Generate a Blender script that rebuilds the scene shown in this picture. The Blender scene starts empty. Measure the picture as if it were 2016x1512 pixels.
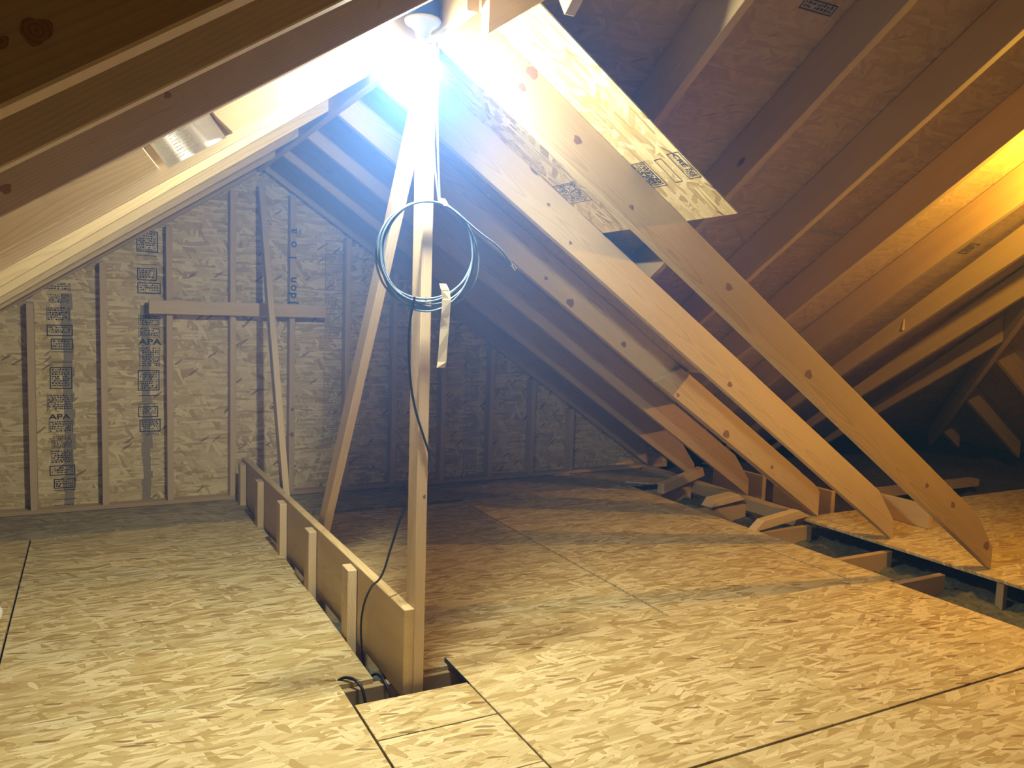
import bpy, bmesh, math, random
from mathutils import Vector, Matrix
random.seed(7)
S = bpy.context.scene
COL = S.collection
PI = math.pi
V = Vector
R23 = 2.0/3.0

# ------------------------------------------------------------------ materials
class NT:
    def __init__(s, name):
        s.m = bpy.data.materials.new(name); s.m.use_nodes = True
        s.t = s.m.node_tree; s.t.nodes.clear()
        s.out = s.t.nodes.new('ShaderNodeOutputMaterial')
        s.bsdf = s.t.nodes.new('ShaderNodeBsdfPrincipled')
        s.t.links.new(s.bsdf.outputs[0], s.out.inputs[0])
    def n(s, typ, **kw):
        nd = s.t.nodes.new(typ)
        for k, v in kw.items(): setattr(nd, k, v)
        return nd
    def put(s, sock, v):
        if hasattr(v, 'node'): s.t.links.new(v, sock)
        elif isinstance(v, (int, float)) and sock.type in ('VECTOR', 'RGBA'): sock.default_value = (v,)*3 if sock.type == 'VECTOR' else (v, v, v, 1)
        else: sock.default_value = v
    def math(s, op, a, b=0.0, c=0.0, clamp=False):
        nd = s.n('ShaderNodeMath', operation=op, use_clamp=clamp)
        for i, v in enumerate((a, b, c)): s.put(nd.inputs[i], v)
        return nd.outputs[0]
    def vec(s, op, a, b=(0, 0, 0)):
        nd = s.n('ShaderNodeVectorMath', operation=op)
        s.put(nd.inputs[0], a)
        if op == 'SCALE': s.put(nd.inputs['Scale'], b); return nd.outputs[0]
        s.put(nd.inputs[1], b)
        return nd.outputs['Value'] if op in ('LENGTH', 'DOT_PRODUCT', 'DISTANCE') else nd.outputs[0]
    def xyz(s, x, y, z):
        nd = s.n('ShaderNodeCombineXYZ')
        for i, v in enumerate((x, y, z)): s.put(nd.inputs[i], v)
        return nd.outputs[0]
    def sep(s, v):
        nd = s.n('ShaderNodeSeparateXYZ'); s.put(nd.inputs[0], v); return nd.outputs
    def noise(s, v, scale, detail=2.0, rough=.5):
        nd = s.n('ShaderNodeTexNoise'); s.put(nd.inputs['Vector'], v)
        nd.inputs['Scale'].default_value = scale; nd.inputs['Detail'].default_value = detail; nd.inputs['Roughness'].default_value = rough
        return nd.outputs
    def vor(s, v, scale=1.0, feature='F1', dim='2D', metric='EUCLIDEAN', rnd=1.0):
        nd = s.n('ShaderNodeTexVoronoi', feature=feature, voronoi_dimensions=dim)
        if feature != 'DISTANCE_TO_EDGE': nd.distance = metric
        s.put(nd.inputs['Vector'], v); nd.inputs['Scale'].default_value = scale; nd.inputs['Randomness'].default_value = rnd
        return nd.outputs
    def ramp(s, f, stops, interp='LINEAR'):
        nd = s.n('ShaderNodeValToRGB'); cr = nd.color_ramp; cr.interpolation = interp
        while len(cr.elements) < len(stops): cr.elements.new(.5)
        for e, (p, c) in zip(cr.elements, stops): e.position = p; e.color = (*c, 1) if len(c) == 3 else c
        s.put(nd.inputs[0], f); return nd.outputs[0]
    def mix(s, f, a, b, typ='MIX'):
        nd = s.n('ShaderNodeMix', data_type='RGBA', blend_type=typ)
        s.put(nd.inputs[0], f); s.put(nd.inputs[6], a if hasattr(a, 'node') else (*a, 1)); s.put(nd.inputs[7], b if hasattr(b, 'node') else (*b, 1))
        return nd.outputs[2]
    def bump(s, h, strength=.2, dist=.002):
        nd = s.n('ShaderNodeBump'); nd.inputs['Strength'].default_value = strength; nd.inputs['Distance'].default_value = dist
        s.put(nd.inputs['Height'], h); s.t.links.new(nd.outputs[0], s.bsdf.inputs['Normal'])
    def col(s, c): s.put(s.bsdf.inputs['Base Color'], c if hasattr(c, 'node') else (*c, 1))
    def rough(s, r): s.bsdf.inputs['Roughness'].default_value = r

def mat_plain(name, c, rough=.6, metal=0.0, var=0.0):
    t = NT(name); t.rough(rough); t.bsdf.inputs['Metallic'].default_value = metal
    if var:
        n = t.noise(t.n('ShaderNodeTexCoord').outputs['Object'], 40, 4)
        t.col(t.mix(t.math('MULTIPLY', n[0], var), c, tuple(x*.4 for x in c)))
    else: t.col(c)
    return t.m

def mat_wood(name, light, dark, knot=(.10, .045, .02), ring=0.0065, contrast=1.0):
    t = NT(name); t.rough(.62); t.bsdf.inputs['Specular IOR Level'].default_value = .25
    oc = t.n('ShaderNodeTexCoord').outputs['Object']
    rnd = t.n('ShaderNodeObjectInfo').outputs['Random']
    p = t.vec('ADD', oc, t.xyz(t.math('MULTIPLY', rnd, 37.0), 0.0, 0.0))
    x, y, z = t.sep(p)
    # low frequency wander of the grain along the board
    w = t.noise(t.xyz(t.math('MULTIPLY', x, 1.1), t.math('MULTIPLY', y, 4.0), t.math('MULTIPLY', z, 4.0)), 1.0, 2.0)
    wv = t.vec('SCALE', t.vec('SUBTRACT', w['Color'], (.5, .5, .5)), .075)
    kn = t.n('ShaderNodeTexVoronoi', feature='F1', voronoi_dimensions='3D')
    t.put(kn.inputs['Vector'], t.xyz(t.math('MULTIPLY', x, 2.1), t.math('MULTIPLY', y, 4.5), t.math('MULTIPLY', z, 4.5)))
    kn.inputs['Scale'].default_value = 1.0
    pick = t.math('GREATER_THAN', t.sep(kn.outputs['Color'])[0], .62)
    kd = kn.outputs['Distance']
    bend = t.math('MULTIPLY', t.math('MULTIPLY', t.ramp(kd, [(0, (1, 1, 1)), (.3, (0, 0, 0))]), pick), .03)
    wx, wy, wz = t.sep(wv)
    yy = t.math('ADD', t.math('ADD', y, wy), .055)
    zz = t.math('ADD', t.math('ADD', t.math('SUBTRACT', z, t.math('ADD', .03, t.math('MULTIPLY', rnd, .11))), wz), 0.0)
    r = t.math('ADD', t.vec('LENGTH', t.xyz(0.0, yy, zz)), bend)
    ph = t.math('FRACT', t.math('DIVIDE', r, ring))
    band = t.ramp(ph, [(0, (.1, .1, .1)), (.55, (.35, .35, .35)), (.85, (1, 1, 1)), (1, (.1, .1, .1))])
    fine = t.noise(t.xyz(t.math('MULTIPLY', x, 5.0), t.math('MULTIPLY', y, 260.0), t.math('MULTIPLY', z, 260.0)), 1.0, 2.0)[0]
    big = t.noise(t.xyz(t.math('MULTIPLY', x, .9), t.math('MULTIPLY', y, 9.0), t.math('MULTIPLY', z, 9.0)), 1.0, 3.0)[0]
    f = t.math('ADD', t.math('MULTIPLY', band, .42*contrast), t.math('ADD', t.math('MULTIPLY', t.math('SUBTRACT', fine, .5), .5*contrast), t.math('MULTIPLY', t.math('SUBTRACT', big, .42), .9)), clamp=True)
    c = t.mix(f, light, dark)
    km = t.math('MULTIPLY', t.ramp(kd, [(0, (1, 1, 1)), (.055, (1, 1, 1)), (.085, (0, 0, 0))]), pick)
    c = t.mix(t.math('MULTIPLY', km, .8), c, knot)
    hsv = t.n('ShaderNodeHueSaturation'); t.put(hsv.inputs['Value'], t.math('ADD', .9, t.math('MULTIPLY', rnd, .2)))
    t.put(hsv.inputs['Color'], c); t.col(hsv.outputs[0])
    t.bump(fine, .12, .0015)
    return t.m

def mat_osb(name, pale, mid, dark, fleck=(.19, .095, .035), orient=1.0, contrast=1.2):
    """strand board: stacked layers of stretched, rotated flakes in the board's own x/z plane"""
    t = NT(name); t.rough(.58); t.bsdf.inputs['Specular IOR Level'].default_value = .25
    oc = t.n('ShaderNodeTexCoord').outputs['Object']
    x, y, z = t.sep(oc)
    rnd = t.n('ShaderNodeObjectInfo').outputs['Random']
    u = t.math('MULTIPLY_ADD', rnd, 23.0, x); v = t.math('MULTIPLY_ADD', y, .7, t.math('MULTIPLY_ADD', rnd, 11.0, z))
    wob = t.noise(t.xyz(u, v, 0.0), 9.0, 2.0)
    w3 = t.sep(wob['Color'])
    u = t.math('MULTIPLY_ADD', w3[0], .03, u); v = t.math('MULTIPLY_ADD', w3[1], .016, v)
    streak = t.noise(t.xyz(t.math('MULTIPLY', u, 9.0), t.math('MULTIPLY', v, 210.0), 0.0), 1.0, 1.0)[0]
    val = None
    layers = [(0.08, 6.5, 30, 0.0), (.55, 8.5, 34, .52), (-.48, 7, 38, .52), (1.2, 9, 34, .78), (.0, 7, 58, .50)]
    for i, (a, sx, sy, th) in enumerate(layers):
        a *= orient
        ca, sa = math.cos(a), math.sin(a)
        uu = t.math('MULTIPLY_ADD', u, ca*sx, t.math('MULTIPLY_ADD', v, sa*sx, i*13.7))
        vv = t.math('MULTIPLY_ADD', u, -sa*sy, t.math('MULTIPLY_ADD', v, ca*sy, i*7.3))
        vo = t.vor(t.xyz(uu, vv, 0.0))
        cr, cg, cb = t.sep(vo['Color'])
        if val is None: val = t.math('MULTIPLY', cr, .9)
        else:
            m = t.math('MULTIPLY', t.math('GREATER_THAN', cg, th), t.math('LESS_THAN', vo['Distance'], .50))
            rim = t.math('MULTIPLY', t.math('GREATER_THAN', vo['Distance'], .45), .30)
            vi = t.math('SUBTRACT', cr, rim)
            mx = t.n('ShaderNodeMix', data_type='FLOAT'); t.put(mx.inputs[0], m); t.put(mx.inputs[2], val); t.put(mx.inputs[3], vi); val = mx.outputs[0]
    val = t.math('ADD', val, t.math('MULTIPLY', t.math('SUBTRACT', streak, .5), .55))
    val = t.math('MULTIPLY_ADD', t.math('SUBTRACT', val, .5), contrast, .5)
    fl = None
    for i, (a, sx, sy) in enumerate([(.30, 12, 66)]):
        ca, sa = math.cos(a*orient), math.sin(a*orient)
        p = t.xyz(t.math('MULTIPLY_ADD', u, ca*sx, t.math('MULTIPLY_ADD', v, sa*sx, 50.0+i*9)), t.math('MULTIPLY_ADD', u, -sa*sy, t.math('MULTIPLY', v, ca*sy)), 0.0)
        vo = t.vor(p)
        m = t.math('MULTIPLY', t.math('GREATER_THAN', t.sep(vo['Color'])[2], .972), t.math('LESS_THAN', vo['Distance'], .44))
        fl = m if fl is None else t.math('MAXIMUM', fl, m)
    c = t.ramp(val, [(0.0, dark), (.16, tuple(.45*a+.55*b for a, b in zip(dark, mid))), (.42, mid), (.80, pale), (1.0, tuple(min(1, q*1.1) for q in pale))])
    cloud = t.noise(t.xyz(u, v, 0.0), 1.7, 2.0)[0]
    c = t.mix(t.math('MULTIPLY', t.math('SUBTRACT', cloud, .45, clamp=True), .9), c, mid)
    c = t.mix(t.math('MULTIPLY', fl, .7), c, fleck)
    t.col(c); t.bump(val, .12, .0015)
    return t.m

OSB_FLOOR = mat_osb('strand_board_floor', (.72, .61, .335), (.61, .49, .22), (.45, .325, .125))
OSB_DECK = mat_osb('strand_board_deck', (.70, .59, .325), (.595, .475, .21), (.44, .315, .12))
OSB_WALL = mat_osb('strand_board_wall', (.80, .68, .38), (.69, .56, .265), (.50, .37, .14), orient=2.2)
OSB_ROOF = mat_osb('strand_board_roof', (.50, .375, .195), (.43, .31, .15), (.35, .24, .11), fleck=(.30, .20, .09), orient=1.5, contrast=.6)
OSB_PATCH = mat_osb('strand_board_pale', (.74, .62, .32), (.62, .48, .20), (.42, .29, .09), orient=1.8)
PINE = mat_wood('pine', (.66, .515, .26), (.44, .29, .10), contrast=1.1)
PINE_PALE = mat_wood('pine_pale', (.70, .56, .325), (.50, .345, .145), contrast=1.05)
PINE_DARK = mat_wood('pine_dark', (.53, .40, .20), (.34, .22, .085), contrast=.9)  # darker pine tone
PINE_GLARE = mat_wood('pine_glare_grey', (.50, .40, .29), (.34, .255, .17))  # grey in this pine stands in for lens glare over the near rafters
SPRUCE = mat_wood('spruce_stud', (.68, .53, .30), (.50, .35, .16), contrast=.8)
DULL = mat_osb('dull_board', (.44, .38, .235), (.36, .30, .17), (.26, .21, .11))  # greyer, darker strand board for the strips along the gable
INK = mat_plain('black_ink', (.022, .024, .03), .7)
INK_BLUE = mat_plain('dark_blue_ink', (.03, .045, .11), .7)
SMEAR = mat_plain('grey_ink_smear', (.40, .335, .215), .75, var=.5)
EDGE_PAINT = mat_plain('navy_edge_paint', (.018, .022, .05), .6)
BLACK = mat_plain('black_cable', (.012, .012, .014), .4)
CABLE = mat_plain('cable_haze_tint', (.13, .18, .23), .30)  # blue-grey puts the haze light into the cable's colour
CHROME = mat_plain('connector_metal', (.75, .75, .75), .25, 1.0)
TAPE = mat_plain('masking_tape', (.74, .64, .40), .65, var=.25)
PAPER = mat_plain('white_paper', (.82, .83, .74), .45)
PORCELAIN = mat_plain('white_lampholder', (.85, .85, .82), .3)
BOXBLUE = mat_plain('box_glare_blue', (.06, .13, .36), .4)  # blue stands in for the glare tint on the box
WHITE = mat_plain('white_plastic', (.85, .85, .83), .4)
CLEAR = mat_plain('shiny_plastic_strip', (.62, .60, .52), .15)
KNOT = None
def make_knot():
    t = NT('knot_wood'); t.rough(.6)
    oc = t.n('ShaderNodeTexCoord').outputs['Object']
    d = t.vec('LENGTH', oc)
    ph = t.math('FRACT', t.math('MULTIPLY', t.math('ADD', d, t.math('MULTIPLY', t.noise(oc, 60)[0], .004)), 260.0))
    t.col(t.mix(ph, (.36, .20, .09), (.19, .10, .045)))
    return t.m
KNOT = make_knot()
def make_insul(c0, c1, nm):
    t = NT(nm); t.rough(.95)
    oc = t.n('ShaderNodeTexCoord').outputs['Object']
    n = t.noise(oc, 26, 6, .7)[0]
    t.col(t.ramp(n, [(.3, c0), (.7, c1)])); t.bump(n, .8, .02)
    return t.m
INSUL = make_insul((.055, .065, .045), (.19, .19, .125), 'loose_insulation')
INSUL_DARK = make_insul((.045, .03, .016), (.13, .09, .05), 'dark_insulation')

# ------------------------------------------------------------------ builders
def link(o, parent=None):
    COL.objects.link(o)
    if parent is not None: o.parent = parent
    return o
def tag(o, label=None, cat=None, group=None, kind=None):
    if label: o['label'] = label
    if cat: o['category'] = cat
    if group: o['group'] = group
    if kind: o['kind'] = kind
    return o
def from_bm(name, bm, mat, mw=None, parent=None, smooth=False):
    me = bpy.data.meshes.new(name)
    bmesh.ops.recalc_face_normals(bm, faces=bm.faces)
    bm.to_mesh(me); bm.free()
    for p in me.polygons: p.use_smooth = smooth
    me.materials.append(mat)
    o = bpy.data.objects.new(name, me)
    if mw is not None: o.matrix_world = mw
    link(o)
    if parent is not None:
        o.parent = parent
        o.matrix_parent_inverse = Matrix.Identity(4)
        o.matrix_basis = parent.matrix_basis.inverted() @ (mw if mw is not None else Matrix.Identity(4))
    return o
def prism(name, pts, xdir, n, t, mat, bevel=.0025, parent=None, origin=None):
    """planar polygon pts (world) extruded by t along n; local x along xdir, local y along n"""
    x = V(xdir).normalized(); n = V(n).normalized(); x = (x - n*x.dot(n)).normalized(); z = x.cross(n)
    o0 = V(origin) if origin is not None else V(pts[0])
    mw = Matrix(((x.x, n.x, z.x, o0.x), (x.y, n.y, z.y, o0.y), (x.z, n.z, z.z, o0.z), (0, 0, 0, 1)))
    inv = mw.inverted()
    bm = bmesh.new()
    lp = [inv @ V(p) for p in pts]
    a = [bm.verts.new((p.x, 0, p.z)) for p in lp]; b = [bm.verts.new((p.x, t, p.z)) for p in lp]
    bm.faces.new(a); bm.faces.new(b[::-1])
    for i in range(len(a)):
        j = (i+1) % len(a); bm.faces.new((a[i], b[i], b[j], a[j]))
    bmesh.ops.recalc_face_normals(bm, faces=bm.faces)
    if bevel: bmesh.ops.bevel(bm, geom=list(bm.edges), offset=bevel, segments=1, affect='EDGES', clamp_overlap=True)
    return from_bm(name, bm, mat, mw, parent)
def box(name, x0, x1, y0, y1, z0, z1, mat, long='x', bevel=.0025, parent=None):
    if long == 'x': return prism(name, [(x0, y0, z0), (x1, y0, z0), (x1, y0, z1), (x0, y0, z1)], (1, 0, 0), (0, 1, 0), y1-y0, mat, bevel, parent)
    if long == 'z': return prism(name, [(x0, y0, z0), (x1, y0, z0), (x1, y0, z1), (x0, y0, z1)], (0, 0, 1), (0, 1, 0), y1-y0, mat, bevel, parent)
    if long == 'flat': return prism(name, [(x0, y0, z0), (x1, y0, z0), (x1, y1, z0), (x0, y1, z0)], (1, 0, 0), (0, 0, 1), z1-z0, mat, bevel, parent)
    return prism(name, [(x0, y0, z0), (x0, y1, z0), (x0, y1, z1), (x0, y0, z1)], (0, 1, 0), (1, 0, 0), x1-x0, mat, bevel, parent)
def tube(name, pts, r, mat, parent=None, res=6, closed=False, bev=5):
    cu = bpy.data.curves.new(name, 'CURVE'); cu.dimensions = '3D'; cu.bevel_depth = r; cu.bevel_resolution = bev; cu.resolution_u = res; cu.use_fill_caps = True
    lists = pts if isinstance(pts[0][0], (tuple, list, Vector)) else [pts]
    for pl in lists:
        sp = cu.splines.new('BEZIER'); sp.bezier_points.add(len(pl)-1)
        for b, p in zip(sp.bezier_points, pl): b.co = p; b.handle_left_type = b.handle_right_type = 'AUTO'
        sp.use_cyclic_u = closed
    tmp = bpy.data.objects.new(name+'_c', cu); COL.objects.link(tmp)
    dg = bpy.context.evaluated_depsgraph_get()
    me = bpy.data.meshes.new_from_object(tmp.evaluated_get(dg))
    bpy.data.objects.remove(tmp); bpy.data.curves.remove(cu)
    me.name = name; me.materials.clear(); me.materials.append(mat)
    for p in me.polygons: p.use_smooth = True
    o = bpy.data.objects.new(name, me); link(o, parent)
    return o
def lathe(name, prof, c, mat, parent=None, seg=40):
    bm = bmesh.new(); rings = []
    for r, z in prof:
        rings.append([bm.verts.new((c[0]+r*math.cos(2*PI*i/seg), c[1]+r*math.sin(2*PI*i/seg), c[2]+z)) for i in range(seg)] if r > 1e-6 else [bm.verts.new((c[0], c[1], c[2]+z))])
    for a, b in zip(rings, rings[1:]):
        for i in range(seg):
            j = (i+1) % seg
            if len(a) == 1 and len(b) == 1: continue
            if len(a) == 1: bm.faces.new((a[0], b[i], b[j]))
            elif len(b) == 1: bm.faces.new((a[i], a[j], b[0]))
            else: bm.faces.new((a[i], a[j], b[j], b[i]))
    o = from_bm(name, bm, mat, None, parent, smooth=True)
    return o
def empty(name, loc, label, cat, group=None):
    o = bpy.data.objects.new(name, None); o.location = loc; o.empty_display_size = .05; link(o)
    bpy.context.view_layer.update()
    return tag(o, label, cat, group)
def adopt(o, parent):
    """o was built in world space: hang it under parent without moving it"""
    o.parent = parent; o.matrix_parent_inverse = parent.matrix_basis.inverted(); return o
def text_polys(body, size):
    cu = bpy.data.curves.new('t', 'FONT'); cu.body = body; cu.size = size; cu.resolution_u = 3; cu.align_x = 'CENTER'; cu.align_y = 'CENTER'; cu.offset = size*.018
    tmp = bpy.data.objects.new('t', cu); COL.objects.link(tmp)
    dg = bpy.context.evaluated_depsgraph_get()
    me = bpy.data.meshes.new_from_object(tmp.evaluated_get(dg))
    vs = [tuple(v.co) for v in me.vertices]; fs = [tuple(p.vertices) for p in me.polygons]
    bpy.data.objects.remove(tmp); bpy.data.curves.remove(cu); bpy.data.meshes.remove(me)
    return vs, fs
class Print:
    """flat printed ink: rectangles, frames and letters in a (u, v) plane"""
    def __init__(s): s.bm = bmesh.new()
    def quad(s, p):
        s.bm.faces.new([s.bm.verts.new((a, b, 0)) for a, b in p])
    def rect(s, u0, u1, v0, v1): s.quad([(u0, v0), (u1, v0), (u1, v1), (u0, v1)])
    def frame(s, u0, u1, v0, v1, w=.003):
        s.rect(u0, u1, v0, v0+w); s.rect(u0, u1, v1-w, v1); s.rect(u0, u0+w, v0, v1); s.rect(u1-w, u1, v0, v1)
    def dense(s, u0, u1, v0, v1, line=.011, rng=random):
        v = v1-line
        while v > v0:
            u = u0
            while u < u1-.004:
                w = rng.uniform(.004, .016); w = min(w, u1-u)
                if rng.random() < .9:
                    h = line*rng.uniform(.45, .85); s.rect(u, u+w*.8, v, v+h)
                u += w+rng.uniform(.001, .004)
            v -= line*rng.uniform(1.0, 1.2)
    def text(s, body, size, u, v, rot=0.0, sx=1.0):
        vs, fs = text_polys(body, size); c, k = math.cos(rot), math.sin(rot)
        nv = [s.bm.verts.new((u+c*a*sx-k*b, v+k*a*sx+c*b, 0)) for a, b, _ in vs]
        for f in fs:
            try: s.bm.faces.new([nv[i] for i in f])
            except ValueError: pass
    def done(s, name, origin, udir, vdir, mat, parent=None):
        u = V(udir).normalized(); v = V(vdir).normalized(); n = u.cross(v)
        mw = Matrix(((u.x, v.x, n.x, origin[0]), (u.y, v.y, n.y, origin[1]), (u.z, v.z, n.z, origin[2]), (0, 0, 0, 1)))
        me = bpy.data.meshes.new(name); s.bm.to_mesh(me); s.bm.free(); me.materials.append(mat)
        o = bpy.data.objects.new(name, me); o.matrix_world = mw; link(o)
        if parent is not None:
            o.parent = parent; o.matrix_basis = parent.matrix_basis.inverted() @ mw
        return o
def knots(parent, Y, lst, slope):
    """dark round knots on the camera-facing side of a board standing at y = Y"""
    for i, (x, z, r) in enumerate(lst):
        bm = bmesh.new(); seg = 20; ph = random.random()*6
        ca, sa = math.cos(slope), math.sin(slope)
        ring = []
        for k in range(seg):
            a = 2*PI*k/seg; rr = r*(1+.12*math.sin(3*a+ph)+.07*math.sin(5*a))
            p, q = rr*1.05*math.cos(a), rr*.85*math.sin(a)
            ring.append(bm.verts.new((p*ca-q*sa, 0, p*sa+q*ca)))
        c = bm.verts.new((0, -.0006, 0))
        for k in range(seg): bm.faces.new((ring[k], ring[(k+1) % seg], c))
        from_bm('wood_knot', bm, KNOT, Matrix.Translation((x, Y-.0004, z)), parent)

# ------------------------------------------------------------------ setting: deck, walls, roof skins
GY = 5.69           # inner face of the gable sheathing
ZR = 2.905          # right slope, underside of rafters: z = ZR - 2/3 x
TR = 3.120          # right slope, top of rafters
TL = 1.790          # left slope, top of rafters: z = TL + 2/3 x
WB, WT = 3.68, 3.894    # wing's far slope: underside / top of rafters, z = W - 2/3 y
EB, ET = 5.35, 5.564    # wing's hip end, z = E - 2/3 x

def structure(o): o['kind'] = 'structure'; return o
# lower deck, nailed sheets with 4 ft seams
for x0, x1, y0, y1 in [(-1.95, -1.545, 2.70, 5.055), (-1.541, -.327, 2.70, 5.055), (-.318, .887, 2.70, 5.065),
                       (1.03, 2.279, 2.692, 5.03), (2.293, 3.495, 2.70, 5.07), (3.509, 3.735, 2.70, 5.05)]:
    structure(box('floor', x0, x1, y0, y1, -.018, 0, OSB_DECK, 'flat', .0012))
for x0, x1, y0, y1 in [(-1.9, .740, -.4, 2.490), (.775, 1.160, 2.275, 2.490), (.775, 1.160, 1.97, 2.24), (.775, 1.160, .3, 1.93), (1.195, 3.60, 1.76, 2.695), (1.195, 3.60, .3, 1.72)]:
    structure(box('floor', x0, x1, y0, y1, -.018, -.0005, OSB_DECK, 'flat', 0))
structure(box('floor', -1.95, .88, 5.085, 5.60, -.018, .004, DULL, 'flat', .002))
structure(box('floor', 1.0, 4.22, 5.095, 5.60, -.018, .002, DULL, 'flat', .002))
structure(box('floor', -4, 9, -4.0, 6.2, -.32, -.28, mat_plain('plasterboard_back', (.30, .27, .22), .9), 'flat', 0))
# gable
wall_back = structure(prism('wall_back', [(-2.6, GY, -.02), (4.6, GY, -.02), (4.6, GY, .04), (.995, GY, 2.455), (-2.6, GY, .06)], (1, 0, 0), (0, 1, 0), .012, OSB_WALL, 0))
structure(box('trim_1', -2.5, 4.3, 5.60, GY, .004, .030, PINE_DARK, 'x', .002))
# roof skins
sl = V((1, 0, R23)).normalized(); sr = V((1, 0, -R23)).normalized(); sw = V((0, 1, -R23)).normalized()
def zl(x): return TL+R23*x
def zr(x): return TR-R23*x
def zw(y): return WT-R23*y
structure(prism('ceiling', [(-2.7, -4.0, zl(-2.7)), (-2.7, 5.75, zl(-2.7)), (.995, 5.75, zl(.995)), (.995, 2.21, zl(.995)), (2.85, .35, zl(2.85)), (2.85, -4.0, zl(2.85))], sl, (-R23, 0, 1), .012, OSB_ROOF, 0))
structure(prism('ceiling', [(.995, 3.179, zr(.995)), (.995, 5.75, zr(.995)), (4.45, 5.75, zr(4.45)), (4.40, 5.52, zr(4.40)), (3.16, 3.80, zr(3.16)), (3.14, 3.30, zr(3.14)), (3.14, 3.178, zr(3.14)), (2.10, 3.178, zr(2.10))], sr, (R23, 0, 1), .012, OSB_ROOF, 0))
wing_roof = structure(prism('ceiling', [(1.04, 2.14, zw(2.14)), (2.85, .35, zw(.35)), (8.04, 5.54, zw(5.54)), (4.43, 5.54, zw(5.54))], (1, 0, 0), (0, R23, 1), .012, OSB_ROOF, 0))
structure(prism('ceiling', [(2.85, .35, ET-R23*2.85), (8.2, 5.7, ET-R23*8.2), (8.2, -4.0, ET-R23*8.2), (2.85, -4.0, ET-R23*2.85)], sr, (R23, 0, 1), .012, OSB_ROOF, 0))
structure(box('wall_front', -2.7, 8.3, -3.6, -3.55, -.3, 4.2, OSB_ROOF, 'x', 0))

# raised sheets nearest the camera: loose enough to lift, so things of their own
tp = .018
def sheet(x0, x1, y0, y1, label, mat=OSB_FLOOR):
    return tag(box('strand_board_sheet', x0, x1, y0, y1, .0, tp, mat, 'flat', .0012), label, 'floor board', 'loose strand board sheets in the foreground')
sheet(-1.9, .752, -.5, 2.727, 'strand board sheet in the left foreground, left of the narrow filler pieces')
sheet(.760, 1.172, 2.262, 2.503, 'small strand board filler piece directly in front of the upright post')
sheet(.760, 1.172, 1.955, 2.256, 'strand board filler piece one seam nearer than the piece in front of the post')
sheet(.760, 1.172, .2, 1.951, 'strand board filler strip at the very bottom edge, below the two filler pieces')
s = sheet(1.179, 3.64, 1.744, 2.727, 'wide strand board sheet in the right foreground with a dark painted edge at the hole')
tag(box('painted_edge', 1.1765, 1.1795, 2.50, 2.725, .0005, .0178, EDGE_PAINT, 'y', 0), 'dark navy painted edge'); adopt(bpy.data.objects['painted_edge'], s)
sheet(1.180, 3.64, .2, 1.733, 'nearest strand board sheet in the bottom right corner below the diagonal seam')
# strip of deck that the long rafters stand on
tag(box('deck_strip', 4.19, 6.9, .9, 3.76, .012, .030, OSB_FLOOR, 'flat', .0015), 'orange-lit strand board strip under the feet of the long rafters', 'floor board')
tag(box('support_block', 4.20, 4.238, 2.40, 2.44, -.28, .012, PINE_DARK, 'z'), 'short upright block under the front edge of the orange-lit deck strip', 'block')

# ------------------------------------------------------------------ joists and insulation
JG = 'floor joists under the deck'
for i, (y, lab) in enumerate([(2.676, 'floor joist crossing the open hole behind the post foot'), (3.09, 'floor joist end in the right gap, second from the nearest'),
                              (3.70, 'floor joist end in the right gap under the third long rafter foot'), (4.31, 'floor joist end in the right gap below the pale split scrap'), (4.92, 'farthest floor joist end in the right gap, below the crossed scrap block')]):
    tag(box('floor_joist', -2.3, 4.24 if i else 4.13, y, y+.038, -.255, -.0185, PINE_DARK), lab, 'joist', JG)
def rug(name, x0, x1, y0, y1, z, amp, label, step=.035, mat=None):
    bm = bmesh.new(); nx = max(2, int((x1-x0)/step)); ny = max(2, int((y1-y0)/step)); g = []
    rng = random.Random(5)
    for j in range(ny+1):
        g.append([bm.verts.new((x0+(x1-x0)*i/nx, y0+(y1-y0)*j/ny, z+amp*(math.sin(i*.9+j*.4)*.4+math.sin(j*.7)*.3+rng.uniform(-.5, .5)))) for i in range(nx+1)])
    for j in range(ny):
        for i in range(nx): bm.faces.new((g[j][i], g[j][i+1], g[j+1][i+1], g[j+1][i]))
    return tag(from_bm(name, bm, mat or INSUL, None, None, True), label, 'insulation', kind='stuff')
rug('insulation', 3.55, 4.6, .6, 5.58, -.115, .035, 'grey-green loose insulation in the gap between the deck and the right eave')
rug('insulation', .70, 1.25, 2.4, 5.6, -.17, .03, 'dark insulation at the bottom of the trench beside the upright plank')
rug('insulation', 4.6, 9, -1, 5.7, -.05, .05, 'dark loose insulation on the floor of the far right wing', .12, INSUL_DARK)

# ------------------------------------------------------------------ ridge, rafters
RB = 2.215
tag(box('ridge_board', .976, 1.014, 2.215, GY-.002, RB, 2.43, PINE, 'y'), 'ridge board along the peak, its underside glaring white behind the bulb', 'ridge board')

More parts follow.
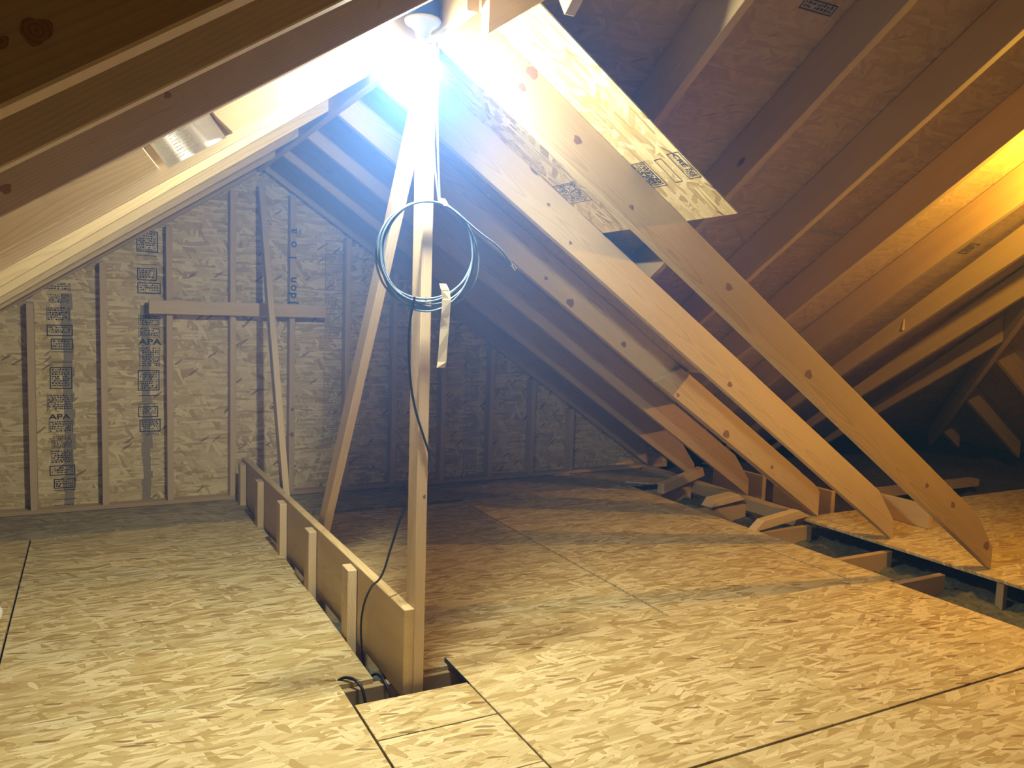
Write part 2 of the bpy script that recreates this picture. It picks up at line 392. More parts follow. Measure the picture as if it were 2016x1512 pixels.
LG = 'rafters of the left slope'
def left_rafter(y, c0, c1, label, x1=.975, mat=PINE, xs=-2.3):
    zb = lambda x: x*R23 + c0+(c1-c0)*(x+.25)/1.226
    pts = [(xs, y, zb(xs)), (x1, y, zb(x1)), (x1, y, zl(x1)-.002), (xs, y, zl(xs)-.002)]
    return tag(prism('rafter', pts, sl, (0, 1, 0), .038, mat), label, 'rafter', LG)
l71 = left_rafter(.71, 1.527, 1.53, 'nearest left-slope rafter in the top left corner, dark side with a round black knot', 2.4, PINE_GLARE)
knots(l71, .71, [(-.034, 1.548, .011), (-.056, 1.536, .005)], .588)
left_rafter(1.32, 1.597, 1.597, 'thin dark left-slope rafter, second from the top left corner, with pale lower edge', 1.78, PINE_GLARE)
l193 = left_rafter(1.93, 1.612, 1.608, 'broad brown left-slope rafter bordering the lit yellow boards and paper label', 1.22, PINE_GLARE)
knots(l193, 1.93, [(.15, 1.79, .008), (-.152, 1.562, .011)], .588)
l254 = left_rafter(2.54, 1.556, 1.575, 'bright left-slope rafter behind the bulb, carrying two nailed boards and a paper label', mat=PINE_PALE)
for y, c1, lab in [(3.15, 1.600, 'pale left-slope rafter whose stepped upper end is nearest the bulb'), (3.76, 1.584, 'second pale left-slope rafter end stepping away from the bulb'),
                   (4.37, 1.572, 'third pale left-slope rafter end stepping away from the bulb'), (4.98, 1.557, 'last lit left-slope rafter before the dark one at the gable wall'),
                   (5.59, 1.540, 'dark left-slope rafter lying against the gable wall')]:
    left_rafter(y, 1.553, c1, lab)
# boards nailed on the bright rafter, with the label in the gap between them
def zs(x, c): return R23*x + c
SB = 1.601
tag(prism('sister_board', [(-1.2, 2.501, zs(-1.2, SB-.01)), (.172, 2.501, zs(.172, SB)), (.128, 2.501, zs(.128, SB)+.085), (.085, 2.501, zl(.085)-.004), (-1.2, 2.501, zl(-1.2)-.004)], sl, (0, 1, 0), .038, PINE), 'orange board nailed to the bright rafter on the left of the paper label', 'board', 'boards nailed on the bright left rafter')
tag(prism('sister_board', [(.367, 2.501, zs(.367, 1.594)), (.974, 2.501, zs(.974, 1.582)), (.974, 2.501, zl(.974)-.004), (.262, 2.501, zl(.262)-.004), (.318, 2.501, zs(.318, 1.594)+.075)], sl, (0, 1, 0), .038, PINE_PALE), 'bright yellow board nailed to the bright rafter between paper label and bulb', 'board', 'boards nailed on the bright left rafter')
# paper label, slightly curled, with printed lines
def label_paper():
    bm = bmesh.new(); N = 24; g = []
    bl, br = V((.196, 0, zs(.196, 1.590))), V((.352, 0, zs(.352, 1.590)))
    up = V((-.0735, 0, .098))
    for i in range(N+1):
        f = i/N; b = bl.lerp(br, f); y = 2.5175-.006*(math.sin(f*PI*2.2)**2)
        g.append([bm.verts.new((b+up*k).to_tuple()[0:1]+(y,)+((b+up*k).z,)) for k in (0, .5, 1.0)])
    for a, b in zip(g, g[1:]):
        for k in range(2): bm.faces.new((a[k], b[k], b[k+1], a[k+1]))
    o = from_bm('paper_label', bm, PAPER, None, l254, True)
    o['label'] = 'shiny white paper label with lines of small print'
    pr = Print(); rng = random.Random(3)
    for k in range(11):
        v = .018+k*.0088; u = .012
        while u < .135:
            w = rng.uniform(.01, .035); pr.rect(u, min(u+w, .14), v, v+.0016); u += w+.004
    pr.frame(.008, .148, .010, .118, .0010)
    q = pr.done('label_print', (.196, 2.5102, zs(.196, 1.590)), sl, (-.6, 0, .8), INK)
    q.data.materials[0] = mat_plain('grey_print', (.33, .32, .27), .6)
    q.parent = o; q.matrix_basis = o.matrix_world.inverted() @ q.matrix_basis if False else q.matrix_basis
    return o
bpy.context.view_layer.update()
lp = label_paper()
bpy.context.view_layer.update()
for ch in list(lp.children):
    w = ch.matrix_basis.copy(); ch.matrix_parent_inverse = lp.matrix_world.inverted(); ch.matrix_basis = w

RG = 'rafters of the right slope'
def right_rafter(y, label, mat=PINE, x0=1.0145, x1=4.31, c=ZR):
    zb = lambda x: c-R23*x
    top = lambda x: TR-R23*x-.002
    pts = [(x0, y, zb(x0)), (x1, y, zb(x1)), (x1, y, min(top(x1), zb(x1)+.12)), (x1-.15, y, top(x1-.15)), (x0, y, top(x0))]
    return tag(prism('rafter', pts, sr, (0, 1, 0), .038, mat), label, 'rafter', RG)
r1 = right_rafter(2.54, 'nearest long free-standing rafter from the bulb down to the far right deck strip')
knots(r1, 2.54, [(1.372, 2.18, .024), (1.334, 2.123, .015), (1.568, 1.973, .017), (1.82, 1.755, .010), (2.328, 1.475, .017), (2.822, 1.109, .022), (3.709, .54, .014), (3.931, .422, .018), (4.25, .17, .026)], -.588)
r2 = right_rafter(3.15, 'second long rafter, left of the nearest one, running below the black ink stamp', PINE_PALE)
knots(r2, 3.15, [(1.807, 1.823, .009), (1.929, 1.663, .009), (2.932, 1.002, .016)], -.588)
r3 = right_rafter(3.76, 'third right-slope rafter, its lower half covered by the short nailed board')
knots(r3, 3.76, [(2.317, 1.40, .025), (2.158, 1.525, .011), (2.685, 1.175, .018)], -.588)
right_rafter(4.37, 'fourth right-slope rafter, left of the one with the short nailed board', PINE_DARK)
right_rafter(4.98, 'fifth right-slope rafter, its lower end meeting the crossed scrap block', PINE_DARK)
right_rafter(5.59, 'dark right-slope rafter lying against the gable wall', PINE_DARK)
zc = lambda x, d: ZR-.012-R23*x + d
sis = tag(prism('sister_board', [(2.895, 3.721, zc(2.895, 0)), (4.315, 3.721, .03), (4.315, 3.721, .205), (4.26, 3.721, zc(4.26, .205)), (3.085, 3.721, zc(3.085, .205))], sr, (0, 1, 0), .038, PINE), 'short orange board nailed along the lower half of the third right rafter', 'board')
knots(sis, 3.721, [(3.458, .629, .027), (3.064, .88, .013), (3.861, .397, .014)], -.588)

# pale roof sheet showing behind the two long rafters
cr = TR+.002
zp = lambda x: cr-R23*x
patch = tag(prism('roof_sheet', [(1.02, 2.252, zp(1.02)-.004), (2.085, 2.252, zp(2.085)-.004), (2.10, 3.177, zp(2.10)-.004), (1.02, 3.177, zp(1.02)-.004)], sr, (R23, 0, 1), .0055, OSB_PATCH, 0), 'pale strand board roof sheet with black stamps, cut off behind the two long rafters', 'roof board')
pn = V((R23, 0, 1)).normalized()
def on_patch(pr, name, x, y, mat=INK):
    o = V((x, y, zp(x)-.004)) - pn*.0008
    return pr.done(name, o, sr, (0, -1, 0), mat, patch)
k = math.sqrt(1+R23**2)
pr = Print(); pr.frame(0, .112*k, 0, .10, .003); pr.dense(.006, .105*k, .008, .092, .012); pr.dense(.05, .12, .015, .09, .008); on_patch(pr, 'ink_stamp', 1.808, 2.555)
pr = Print(); pr.frame(0, .105*k, 0, .042, .003); on_patch(pr, 'ink_stamp', 1.812, 2.405)
pr = Print(); pr.frame(0, .112*k, 0, .064, .003); pr.text('CRE', .034, .040, .034, -PI/2*0, 1.1); pr.dense(.085, .128, .008, .055, .008); on_patch(pr, 'ink_stamp', 1.802, 2.322, INK_BLUE)
pr = Print(); pr.frame(0, .10*k, 0, .18, .003); pr.dense(.006, .06, .01, .17, .012); pr.dense(.06, .114, .012, .165, .008); on_patch(pr, 'ink_stamp', 1.822, 3.15, INK_BLUE)

# wing rafters, seen on end-on sides through the opening
WG = 'rafters of the far slope in the right wing'
wl = ['wing rafter nearest the pale roof sheet, upper right of the bulb', 'second wing rafter from the pale roof sheet', 'third wing rafter from the pale roof sheet, upper right',
      'fourth wing rafter from the pale roof sheet, beside the first bright streak', 'fifth wing rafter, between the two bright strand board streaks', 'sixth wing rafter, below the second bright streak with the small wood chip',
      'seventh wing rafter, lit wedge on its side at the far right', 'last wing rafter before the dark hip corner']
def wing_rafter(X, lab, yl=None, c=WB):
    yu = max(3.2-X, X-2.45)+.02
    yl = yl or min(X+.81, 5.5)
    zb = lambda y: c-R23*y
    y2 = min(yl+.32, 5.55)
    pts = [(X, yu, zb(yu)), (X, yl, zb(yl)), (X, y2, min(zb(yl), zw(y2)-.002)), (X, yu, zw(yu)-.002)]
    if y2 > yl+.30: pass
    return tag(prism('rafter', pts, sw, (1, 0, 0), .038, PINE_DARK), lab, 'rafter', WG)
for i, lab in enumerate(wl): wing_rafter(1.83+.61*i, lab)
jk = tag(prism('jack_rafter', [(1.262, 1.93, WB-R23*1.93), (1.262, 2.15, WB-R23*2.15-.01), (1.262, 2.19, WB-R23*2.15+.05), (1.262, 2.19, zw(2.19)-.004), (1.262, 1.93, zw(1.93)-.004)], sw, (1, 0, 0), .038, PINE_PALE), 'short pale rafter end with a pointed cut above the pale roof sheet', 'rafter')
chip = tag(prism('wood_chip', [(4.89, 3.52, .0), (4.91, 3.52, .0), (4.915, 3.52, .07), (4.90, 3.52, .075)], (0, 0, 1), (0, 1, 0), .012, PINE_PALE, .001), 'small pale wood chip stuck on the wing rafter below the second streak', 'wood chip')
chip.location = (4.866, 3.60, 1.30)
# hips
def hip(x0, y0, z0, dx, dy, dz, L, drop, lab, depth=.235):
    d = V((dx, dy, 0)); n = V((dy, -dx, 0)).normalized()*-1
    a = V((x0, y0, z0)); b = a+V((dx, dy, dz))*L; o = -n*.019
    pts = [a+o-V((0, 0, drop)), b+o-V((0, 0, drop)), b+o+V((0, 0, depth-drop)), a+o+V((0, 0, depth-drop))]
    return tag(prism('hip_rafter', [tuple(p) for p in pts], (dx, dy, dz), n, .038, PINE), lab, 'hip rafter', 'hip rafters')
def cheek_hip():
    bm = bmesh.new(); vs = []
    for sgn in (1, -1):
        e = .027*sgn
        for X, Y in ((1.018, 2.182+e), (2.80, .40+e)):
            zb = 2.20+(X-.985)*R23-.080
            vs += [bm.verts.new((X, Y, zb)), bm.verts.new((X, Y, zb+.26))]
    a0, a1, b0, b1, c0, c1, d0, d1 = vs
    for f in ((a0, b0, b1, a1), (c0, c1, d1, d0), (a0, a1, c1, c0), (b0, d0, d1, b1), (a0, c0, d0, b0), (a1, b1, d1, c1)): bm.faces.new(f)
    c = sum((v.co for v in bm.verts), V())/8
    x = V((1, -1, R23)).normalized(); y = V((1, 1, 0)).normalized(); z = x.cross(y)
    mw = Matrix(((x.x, y.x, z.x, c.x), (x.y, y.y, z.y, c.y), (x.z, y.z, z.z, c.z), (0, 0, 0, 1)))
    bmesh.ops.transform(bm, matrix=mw.inverted(), verts=bm.verts)
    return tag(from_bm('hip_rafter', bm, PINE, mw), 'hip rafter starting with a pointed white end right of the bulb', 'hip rafter', 'hip rafters')
cheek_hip()
hip(2.90, .43, 3.39, 1, 1, -R23, 4.95, .03, 'dark hip rafter slanting down in the far right corner', .23)
JK = 'jack rafters of the right hip end'
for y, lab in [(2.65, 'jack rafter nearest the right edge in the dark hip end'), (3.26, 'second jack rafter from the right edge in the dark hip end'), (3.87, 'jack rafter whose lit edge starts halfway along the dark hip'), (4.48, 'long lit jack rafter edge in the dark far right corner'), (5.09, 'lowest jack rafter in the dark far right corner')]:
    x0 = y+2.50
    tag(prism('jack_rafter', [(x0, y, EB-R23*x0), (7.9, y, EB-R23*7.9), (7.9, y, ET-R23*7.9-.002), (x0, y, ET-R23*x0-.002)], sr, (0, 1, 0), .038, PINE_DARK), lab, 'rafter', JK)

# ------------------------------------------------------------------ gable studs and cross piece
SG = 'studs of the gable wall'
sx = [(-.76, 'gable stud at the left picture edge'), (-.353, 'gable stud left of the first ink column'), (.04, 'gable stud between the two left ink columns'), (.42, 'gable stud under the left end of the cross piece'),
      (.81, 'gable stud behind the far end of the upright plank'), (1.20, 'gable stud with dark blue lettering on its face'), (1.59, 'gable stud right of the cross piece, in the dim part'), (1.945, 'gable stud just left of the upright post'),
      (2.34, 'gable stud just right of the upright post'), (2.75, 'second gable stud right of the upright post'), (3.125, 'second gable stud from the right eave'), (3.50, 'last gable stud in the right eave corner')]
studs = {}
for x, lab in sx:
    tl = (1.545+R23*x if x+.019 < .99 else ZR-R23*(x+.038))
    if x+.019 < .99 : tl = 1.535+R23*x
    tl = min(tl, 2.19)
    studs[x] = tag(box('wall_stud', x, x+.038, 5.601, GY-.001, .030, tl-.004, SPRUCE, 'z', .002), lab, 'stud', SG)
st = studs[1.20]
for ch, z in (('J', 1.350), ('d', 1.398), ('o', 1.450), ('n', 1.505), ('l', 1.655), ('o', 1.745), ('a', 1.835)):
    pr = Print(); pr.text(ch, .078, 0, 0, PI/2, 1.05)
    pr.done('printed_letter', (1.219, 5.6002, z), (1, 0, 0), (0, 0, 1), INK_BLUE, st)
knots(studs[1.20], 5.601, [(1.219, .433, .016), (1.222, .611, .012)], PI/2)
tag(box('cross_piece', .315, 1.443, 5.5625, 5.6005, 1.250, 1.338, PINE_PALE), 'horizontal cross piece nailed over the gable studs', 'board')
# ink columns on the gable sheathing
def column(x0, x1, z0, dz, rows, name='ink_stamp', mat=INK, rng=random.Random(11)):
    pr = Print()
    Z = lambda y: z0-(y-800)*dz
    for typ, a, b, *w in rows:
        u0, u1 = (w+[0, 1])[:2] if w else (0, 1)
        U0 = x0+(x1-x0)*u0; U1 = x0+(x1-x0)*u1
        v0, v1 = Z(b), Z(a)
        if typ == 'box': pr.frame(U0, U1, v0, v1, .006); pr.dense(U0+.012, U1-.012, v0+.010, v1-.008, .013, rng)
        elif typ == 'frame': pr.frame(U0, U1, v0, v1, .004)
        elif typ == 'txt': pr.dense(U0, U1, v0, v1, .0125, rng); pr.rect(U0-.006, U0-.003, v0, v1); pr.rect(U1+.002, U1+.005, v0, v1)
        elif typ == 'bar': pr.rect(U0, U1, v0, v0+.004); pr.rect(U0, U1, v1-.004, v1)
        elif typ == 'bold': pr.text(w[2] if len(w) > 2 else 'APA', (v1-v0)*1.45, .5*(U0+U1), .5*(v0+v1), 0, 1.35)
        elif typ == 'blk':
            pr.dense(U0, U1, v0, v1, .007, rng)
    return pr.done(name, (0, GY-.0008, 0), (1, 0, 0), (0, 0, 1), mat, wall_back)
column(-.252, -.111, .659, .00319, [('txt', 560, 576, 0, .9), ('blk', 582, 600, .1, .9), ('txt', 606, 634, .05, .85), ('box', 641, 663), ('box', 668, 689, .15, 1), ('bar', 693, 714, .15, 1),
    ('box', 723, 766, .08, .95), ('txt', 776, 808, 0, .9), ('bold', 816, 826, .1, .75, 'APA'), ('txt', 828, 852, .05, .9), ('blk', 858, 884, .1, .9), ('txt', 886, 914, .1, .85), ('box', 917, 937, 0, 1), ('box', 944, 963, .15, 1), ('bar', 966, 986, .15, 1), ('blk', 995, 1010, .15, .95)])
column(.253, .393, .645, .00334, [('box', 462, 502, 0, .9), ('bar', 508, 526, 0, .85), ('box', 532, 556, .02, .85), ('box', 560, 581, .02, 1), ('txt', 622, 642, .1, .9), ('txt', 646, 666, .1, .9), ('bold', 669, 680, .15, .9, 'APA'),
    ('txt', 684, 722, .1, .9), ('box', 729, 769, 0, .92), ('bar', 778, 796, 0, .85), ('box', 800, 821, 0, .85), ('box', 826, 850, .05, .95), ('blk', 850, 858, .3, .9)])
column(1.463, 1.592, .612, .0037, [('frame', 480, 500), ('box', 505, 575), ('txt', 580, 640, .05, .9), ('box', 645, 668), ('frame', 690, 708), ('frame', 722, 740), ('box', 745, 765), ('txt', 770, 880, .0, .9)], mat=SMEAR)
column(2.575, 2.685, .582, .00403, [('txt', 680, 745), ('box', 750, 790), ('frame', 800, 815), ('txt', 820, 880), ('box', 885, 930)], mat=SMEAR)
def smear(u0, u1, v0, v1, name='ink_smear'):
    pr = Print(); rng = random.Random(4); n = 26
    for i in range(n):
        a = v0+(v1-v0)*i/n; b = v0+(v1-v0)*(i+1)/n
        pr.rect(u0+rng.uniform(-.008, .008), u1+rng.uniform(-.010, .010), a, b)
    return pr.done(name, (0, GY-.0004, 0), (1, 0, 0), (0, 0, 1), SMEAR, wall_back)
smear(.275, .330, .02, 1.30); smear(-.17, -.112, .02, 1.36)


# ink marks and a dark slot on the wing's roof boards
def on_wing(pr, name, x, y, mat=INK):
    n = V((0, -R23, -1)).normalized(); o = V((x, y, zw(y))) + n*.0012
    return pr.done(name, o, (1, 0, 0), (0, -1, R23), mat, wing_roof)
pr = Print(); pr.frame(0, .16, 0, .045, .005); pr.dense(.012, .15, .010, .04, .014); on_wing(pr, 'ink_stamp', 2.23, 2.165)
pr = Print(); pr.frame(0, .09, 0, .10, .005); pr.dense(.010, .08, .010, .09, .012); on_wing(pr, 'ink_stamp', 4.72, 3.16)
pr = Print(); pr.quad([(0, 0), (.25, -.012), (.25, .022), (0, .030)]); on_wing(pr, 'dark_slot', 3.38, 3.115, SMEAR)
# ------------------------------------------------------------------ plank on edge, its cleats, post and braces
bd = V((.904-.964, 5.585-2.548, 0)).normalized(); bn = V((bd.y, -bd.x, 0))
a = V((.945, 2.548, 0)); b = a+bd*3.04
tag(prism('edge_plank', [(a.x, a.y, -.0175), (b.x, b.y, -.0175), (b.x, b.y, .292), (a.x, a.y, .302)], tuple(bd), tuple(bn), .038, PINE), 'long plank standing on edge across the deck from the post to the gable wall', 'board')
for i, (y, lab) in enumerate([(3.065, 'nearest upright cleat against the plank on edge'), (3.675, 'second upright cleat along the plank, counting from the post'), (4.27, 'middle upright cleat of the five along the plank'),
                              (4.86, 'fourth upright cleat along the plank, counting from the post'), (5.42, 'farthest upright cleat along the plank, by the gable wall')]):
    xr = .945+bd.x/bd.y*(y-2.548)-.003
    tag(box('cleat', xr-.038, xr, y, y+.089, -.255 if i else -.255, .288-.004*i, PINE_PALE, 'z'), lab, 'block', 'upright cleats along the plank')
pst = tag(prism('post', [(.983, 2.545, -.279), (1.021, 2.545, -.279), (1.0165, 2.545, 2.212), (.9785, 2.545, 2.212)], (0, 0, 1), (0, 1, 0), .089, PINE_PALE), 'pale upright post under the bulb with the cable coil hanging on it', 'post')
knots(pst, 2.545, [(1.008, .70, .006), (.997, 1.38, .005)], PI/2)
tag(prism('brace', [(.984, 3.870+.216, 0.002), (.984, 3.763+.216, .002), (.984, 2.650, 1.99+.0), (.984, 2.640, 2.20), (.984, 2.64, 2.208), (.984, 2.70, 2.06)] if False else
    [(.984, 4.086, .003), (.984, 3.979, .003), (.984, 2.640, 1.995), (.984, 2.640, 2.150)], (0, -.56, .83), (1, 0, 0), .038, PINE_PALE), 'slanting brace leaning from the top of the post down behind the plank', 'brace', 'slanting braces')
b0y = 4.76-.285*.44
tag(prism('brace', [(.984, b0y, .003), (.984, b0y+.097, .003), (.984, b0y+.097+.44*1.98, 1.983), (.984, b0y+.44*2.12, 2.123)], (0, .4, .9), (1, 0, 0), .038, PINE_PALE), 'thin far brace leaning from the plank up to the gable peak', 'brace', 'slanting braces')

# ------------------------------------------------------------------ eave clutter on the right
tag(box('top_plate', 4.235, 4.325, 3.77, 5.58, -.06, .028, PINE_DARK, 'y'), 'dark wall plate along the right eave under the rafter ends', 'plate')
for (y0, y1, x, h, lab) in [(2.60, 3.14, 5.0, .16, 'blocking board behind the foot of the second long rafter'), (3.22, 3.74, 4.75, .15, 'orange-lit blocking board right of the short nailed board end'), (3.82, 4.36, 4.55, .13, 'blocking board behind the fourth right rafter end'), (4.42, 4.97, 4.50, .12, 'blocking board behind the fifth right rafter end')]:
    if y0 < 3: continue
    tag(box('blocking_board', x, x+.038, y0, y1, .032 if y0 < 3.7 else -.04, .032+h, PINE, 'y'), lab, 'board', 'blocking boards at the right eave')
def scrap(p0, p1, w, h, lab, mat=PINE, cut=.02):
    p0 = V(p0); p1 = V(p1); d = (p1-p0).normalized(); side = V((d.y, -d.x, 0)).normalized(); up = side.cross(d)*1.0
    if up.z < 0: up = -up
    pts = [p0-side*w/2, p1-side*w/2, p1-side*w/2+up*h-d*cut, p0-side*w/2+up*h+d*cut]
    return tag(prism('scrap_block', [tuple(q) for q in pts], tuple(d), tuple(side), w, mat), lab, 'wood scrap', 'wood scraps at the right eave')
scrap((3.82, 4.79, -.01), (4.33, 4.91, .075), .06, .075, 'long scrap block lying crosswise against the fifth right rafter end')
scrap((3.88, 4.34, -.01), (4.19, 4.33, .03), .11, .05, 'pale split scrap block between the fourth and fifth rafter ends', PINE_PALE, .05)
scrap((3.70, 3.72, -.012), (4.225, 3.74, .045), .06, .06, 'pale wedge-shaped scrap on the joist by the short nailed board end', PINE_PALE, .10)
tag(box('deck_offcut', 5.15, 6.6, 4.05, 4.14, .0, .06, PINE_DARK), 'dark board lying on the floor of the far right wing', 'board', 'boards lying in the far right wing')
tag(box('deck_offcut', 5.3, 5.338, 1.6, 2.35, .031, .11, PINE_DARK, 'y'), 'short board on edge at the right picture edge beside the nearest rafter foot', 'board', 'boards lying in the far right wing')
tag(tube('white_wire', [(3.772, 5.168, .006), (3.84, 5.11, .006), (3.912, 5.055, .006)], .004, WHITE), 'thin white wire piece on the deck near the right eave scraps', 'wire', 'white wire pieces')
tag(tube('white_wire', [(3.333, 5.555, .009), (3.40, 5.55, .009), (3.476, 5.556, .009)], .004, WHITE), 'thin white wire piece at the foot of the gable wall', 'wire', 'white wire pieces')
tag(prism('plastic_strip', [(.078, 4.262, .0005), (.235, 4.262, .0005), (.235, 4.280, .0005), (.078, 4.280, .0005)], (1, 0, 0), (0, 0, 1), .004, CLEAR, .001), 'small shiny plastic strip on the left deck', 'plastic strip')
def lump(name, c, r, lab, cat, mat, sq=.75):
    bm = bmesh.new(); bmesh.ops.create_icosphere(bm, subdivisions=3, radius=r); rng = random.Random(2)
    for v in bm.verts:
        v.co *= 1+.16*math.sin(v.co.x*90+1)*math.sin(v.co.y*80)+rng.uniform(-.05, .05); v.co.z *= sq
    m = min(v.co.z for v in bm.verts)
    return tag(from_bm(name, bm, mat, Matrix.Translation((c[0], c[1], -m+.0005)), None, False), lab, cat)
lump('crumpled_paper', (-.405, 3.78), .060, 'crumpled white scrap at the left picture edge beside the deck seam', 'paper', WHITE)

# ------------------------------------------------------------------ cable coil on the post
coil = empty('cable_coil', (.991, 2.52, 1.34), 'haze-tinted blue-grey cable coil hanging on the post below the bulb, tied with tape', 'cable')
rng = random.Random(21); pts = []
turns = 7; cx, cz, ztop = .990, 1.523, 1.699
offs = [(rng.uniform(-.034, .016), rng.uniform(-.020, .024), rng.uniform(-.010, .010)) for _ in range(turns+1)]
seg = 20
for i in range(turns*seg+1):
    k = i/seg; n = min(int(k), turns-1); g = k-n; g = g*g*(3-2*g)
    ox, rz_, oy = [offs[n][q]*(1-g)+offs[n+1][q]*g for q in range(3)]
    a = PI/2 + .18 - 2*PI*k
    free = .5*(1-math.sin(a))                    # loops hang together at the tie, spread apart below it
    rx = .168 + .012*math.sin(k*2.3)*(.3+.7*free)
    rz = .178 + rz_
    pts.append((cx+.006+ox*free*1.25+rx*math.cos(a), 2.518+oy*.7, ztop-rz*(1-math.sin(a))))
adopt(tube('coil', pts, .0036, CABLE, None, 4, False, 3), coil)
adopt(tube('hanging_lead', [[(1.026, 2.52, 1.700), (1.012, 2.523, 1.80), (1.003, 2.53, 1.95), (1.000, 2.53, 2.13), (1.003, 2.525, 2.212)], [(1.030, 2.52, 1.70), (1.019, 2.52, 1.85), (1.012, 2.522, 2.02), (1.012, 2.523, 2.212)]], .0033, CABLE), coil)
adopt(tube('connector_lead', [(1.06, 2.515, 1.690), (1.115, 2.508, 1.650), (1.17, 2.502, 1.610), (1.249, 2.50, 1.560), (1.303, 2.50, 1.502)], .0036, CABLE), coil)
c = tube('connector', [(1.297, 2.50, 1.509), (1.312, 2.50, 1.492)], .0062, CHROME); c['label'] = 'silver plug on the loose cable end'; adopt(c, coil)
def ribbon(name, path, w, mat, wd=(1, 0, 0), t=.0006):
    bm = bmesh.new(); rows = []
    for p, tw in path:
        d = V((math.cos(tw), math.sin(tw), 0))*w/2
        rows.append([bm.verts.new(V(p)-d), bm.verts.new(V(p)+d), bm.verts.new(V(p)+d+V((0, -t, 0))), bm.verts.new(V(p)-d+V((0, -t, 0)))])
    for a, b in zip(rows, rows[1:]):
        for k in range(4): bm.faces.new((a[k], a[(k+1) % 4], b[(k+1) % 4], b[k]))
    bm.faces.new(rows[0]); bm.faces.new(rows[-1][::-1])
    return from_bm(name, bm, mat)
tp_ = ribbon('tape', [((1.038, 2.5010, 1.432), .35), ((1.046, 2.497, 1.412), .12), ((1.052, 2.496, 1.378), .0), ((1.050, 2.497, 1.33), .05), ((1.048, 2.499, 1.28), -.03), ((1.045, 2.499, 1.22), .05), ((1.042, 2.499, 1.17), .0), ((1.038, 2.498, 1.150), .12)], .032, TAPE)
tp_['label'] = 'long hanging strip of yellowed masking tape'; adopt(tp_, coil)
tw = ribbon('tie', [((1.030, 2.503, 1.712), .3), ((1.036, 2.500, 1.700), .0), ((1.046, 2.500, 1.688), .1)], .022, TAPE); tw['label'] = 'small tape knot at the top of the coil'; adopt(tw, coil)
# cable dropping round the post and into the trench
tag(tube('cable', [(.944, 2.512, 1.385), (.934, 2.525, 1.29), (.940, 2.535, 1.15), (.962, 2.539, 1.02), (.998, 2.539, .91), (1.022, 2.539, .84), (1.030, 2.575, .78), (1.022, 2.645, .70), (.975, 2.660, .62), (.935, 2.664, .50), (.921, 2.73, .37), (.912, 2.83, .29), (.905, 2.90, .18), (.908, 2.92, .05), (.915, 2.88, -.06), (.920, 2.78, -.10)], .0042, BLACK), 'black cable winding down the post and over the plank into the trench', 'cable')
tag(tube('cable', [(.748, 2.735, -.024), (.772, 2.735, .001), (.800, 2.705, .016), (.826, 2.665, .004), (.835, 2.635, -.035), (.838, 2.60, -.13)], .0055, BLACK), 'short black cable loop at the left end of the hole', 'cable', 'cable ends in the hole')
tag(tube('cable', [(.905, 2.86, -.10), (.914, 2.75, -.010), (.921, 2.69, -.006), (.929, 2.655, -.03), (.934, 2.60, -.11)], .0055, BLACK), 'black cable over the joist beside the plank end', 'cable', 'cable ends in the hole')
tag(tube('cable', [(1.040, 2.71, -.020), (1.042, 2.668, -.012), (1.050, 2.64, -.05), (1.060, 2.60, -.12)], .0045, BLACK), 'black cable over the joist right of the post foot', 'cable', 'cable ends in the hole')

# ------------------------------------------------------------------ bulb
BX, BY, BZ = .922, 2.432, 2.136
lamp = empty('bulb_fixture', (BX, BY, BZ), 'bare glowing bulb in a round white holder under the glare-tinted blue box at the ridge', 'lamp')
ob = lathe('junction_box', [(0, .165), (.050, .165), (.052, .160), (.050, .102), (0, .102)], (BX, BY, BZ), BOXBLUE); ob['label'] = 'glare-tinted blue round box'; adopt(ob, lamp)
adopt(box('hanger_bar', BX+.045, .9755, BY-.012, BY+.012, BZ+.128, BZ+.148, CHROME), lamp)
ob = lathe('lampholder', [(0, .104), (.056, .104), (.058, .098), (.054, .090), (.034, .078), (.024, .066), (.022, .052), (.018, .050), (0, .052)], (BX, BY, BZ), PORCELAIN); adopt(ob, lamp)
t = NT('glowing_bulb'); em = t.n('ShaderNodeEmission'); em.inputs[0].default_value = (.95, 1.0, .97, 1); em.inputs[1].default_value = 2900.0
t.t.links.new(em.outputs[0], t.out.inputs[0])
R = .039
dome = [(R*math.sin(math.radians(q)), -.006-R*math.cos(math.radians(q))) for q in (75, 62, 48, 36, 24, 12)]+[(0, -.006-R)]
cap = [(0, .058), (.0135, .058), (.0145, .048), (.020, .036)]+[(R*math.sin(math.radians(q)), -.006-R*math.cos(math.radians(q))) for q in (145, 125, 105, 90, 82, 75.5)]
ob = lathe('bulb', dome, (BX, BY, BZ), t.m, None, 28); ob['label'] = 'glowing white bulb dome'; adopt(ob, lamp)
ob = lathe('light_cutting_collar', cap+[(0, cap[-1][1])], (BX, BY, BZ), WHITE, None, 28); adopt(ob, lamp)  # opaque collar added to cut the bulb's sideways and upward light

# second bulb of the attic, out of view to the right, burning warm orange
def point(name, loc, col, power, r):
    l = bpy.data.lights.new(name, 'POINT'); l.color = col; l.energy = power; l.shadow_soft_size = r
    o = bpy.data.objects.new(name, l); o.location = loc; link(o); return o
point('warm_bulb', (4.08, 2.05, 2.13), (1.0, .56, .07), 72, .03)
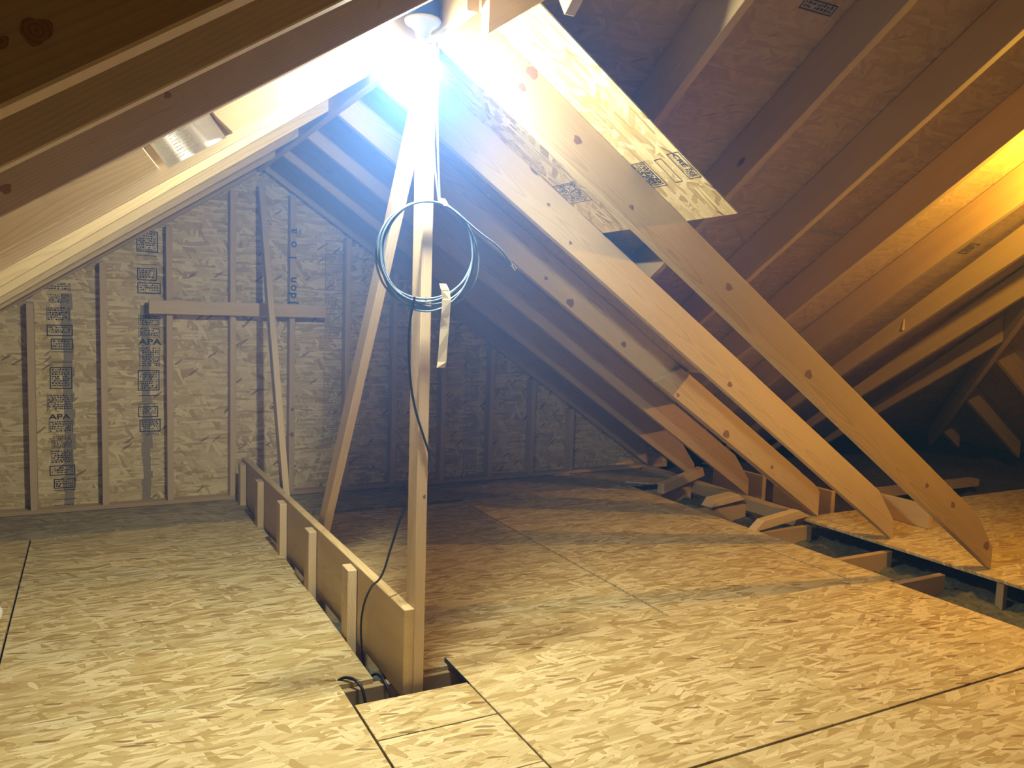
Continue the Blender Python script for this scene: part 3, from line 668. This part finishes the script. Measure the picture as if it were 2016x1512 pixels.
# blue haze added to imitate the lens glare round the bulb
w = bpy.data.worlds.new('glare_haze'); S.world = w; w.use_nodes = True
nt = w.node_tree; nt.nodes.clear()
wo = nt.nodes.new('ShaderNodeOutputWorld'); bg = nt.nodes.new('ShaderNodeBackground'); bg.inputs[0].default_value = (0, 0, 0, 1); bg.inputs[1].default_value = 0
vs = nt.nodes.new('ShaderNodeVolumeScatter'); vs.inputs['Color'].default_value = (.14, .37, 1.0, 1); vs.inputs['Anisotropy'].default_value = 0.0
# added haze is densest by the bulb, so its glow fades outward like glare
ge = nt.nodes.new('ShaderNodeNewGeometry'); di = nt.nodes.new('ShaderNodeVectorMath'); di.operation = 'DISTANCE'; di.inputs[1].default_value = (.95, 2.5, 2.05)
mr = nt.nodes.new('ShaderNodeMapRange'); mr.interpolation_type = 'SMOOTHSTEP'
mr.inputs['From Min'].default_value = .0; mr.inputs['From Max'].default_value = 1.9; mr.inputs['To Min'].default_value = .20; mr.inputs['To Max'].default_value = .022
nt.links.new(ge.outputs['Position'], di.inputs[0]); nt.links.new(di.outputs['Value'], mr.inputs['Value']); nt.links.new(mr.outputs[0], vs.inputs['Density'])
w.cycles.volume_step_size = .8
nt.links.new(bg.outputs[0], wo.inputs['Surface']); nt.links.new(vs.outputs[0], wo.inputs['Volume'])

# ------------------------------------------------------------------ camera
cam = bpy.data.cameras.new('camera'); cam.sensor_width = 36; cam.lens = 36*1577.47/2016; cam.clip_start = .02
co = bpy.data.objects.new('camera', cam); link(co)
yaw, pit, rol = .483311980, -.0932318138, .0330896961
f = V((math.sin(yaw)*math.cos(pit), math.cos(yaw)*math.cos(pit), math.sin(pit))); r = V((math.cos(yaw), -math.sin(yaw), 0)); u = r.cross(f)
c_, s_ = math.cos(rol), math.sin(rol)
rr = r*c_+u*s_; uu = -r*s_+u*c_
co.matrix_world = Matrix(((rr.x, uu.x, -f.x, 0), (rr.y, uu.y, -f.y, 0), (rr.z, uu.z, -f.z, 1.355), (0, 0, 0, 1)))
S.camera = co
S.view_settings.view_transform = 'Standard'; S.view_settings.look = 'None'; S.view_settings.gamma = 1; S.view_settings.use_curve_mapping = False
S.view_settings.exposure = 0.40
S.cycles.use_denoising = True; S.cycles.use_adaptive_sampling = True; S.cycles.adaptive_threshold = .08; S.cycles.adaptive_min_samples = 12
S.cycles.sample_clamp_indirect = 6
S.cycles.max_bounces = 4; S.cycles.diffuse_bounces = 3; S.cycles.volume_bounces = 0
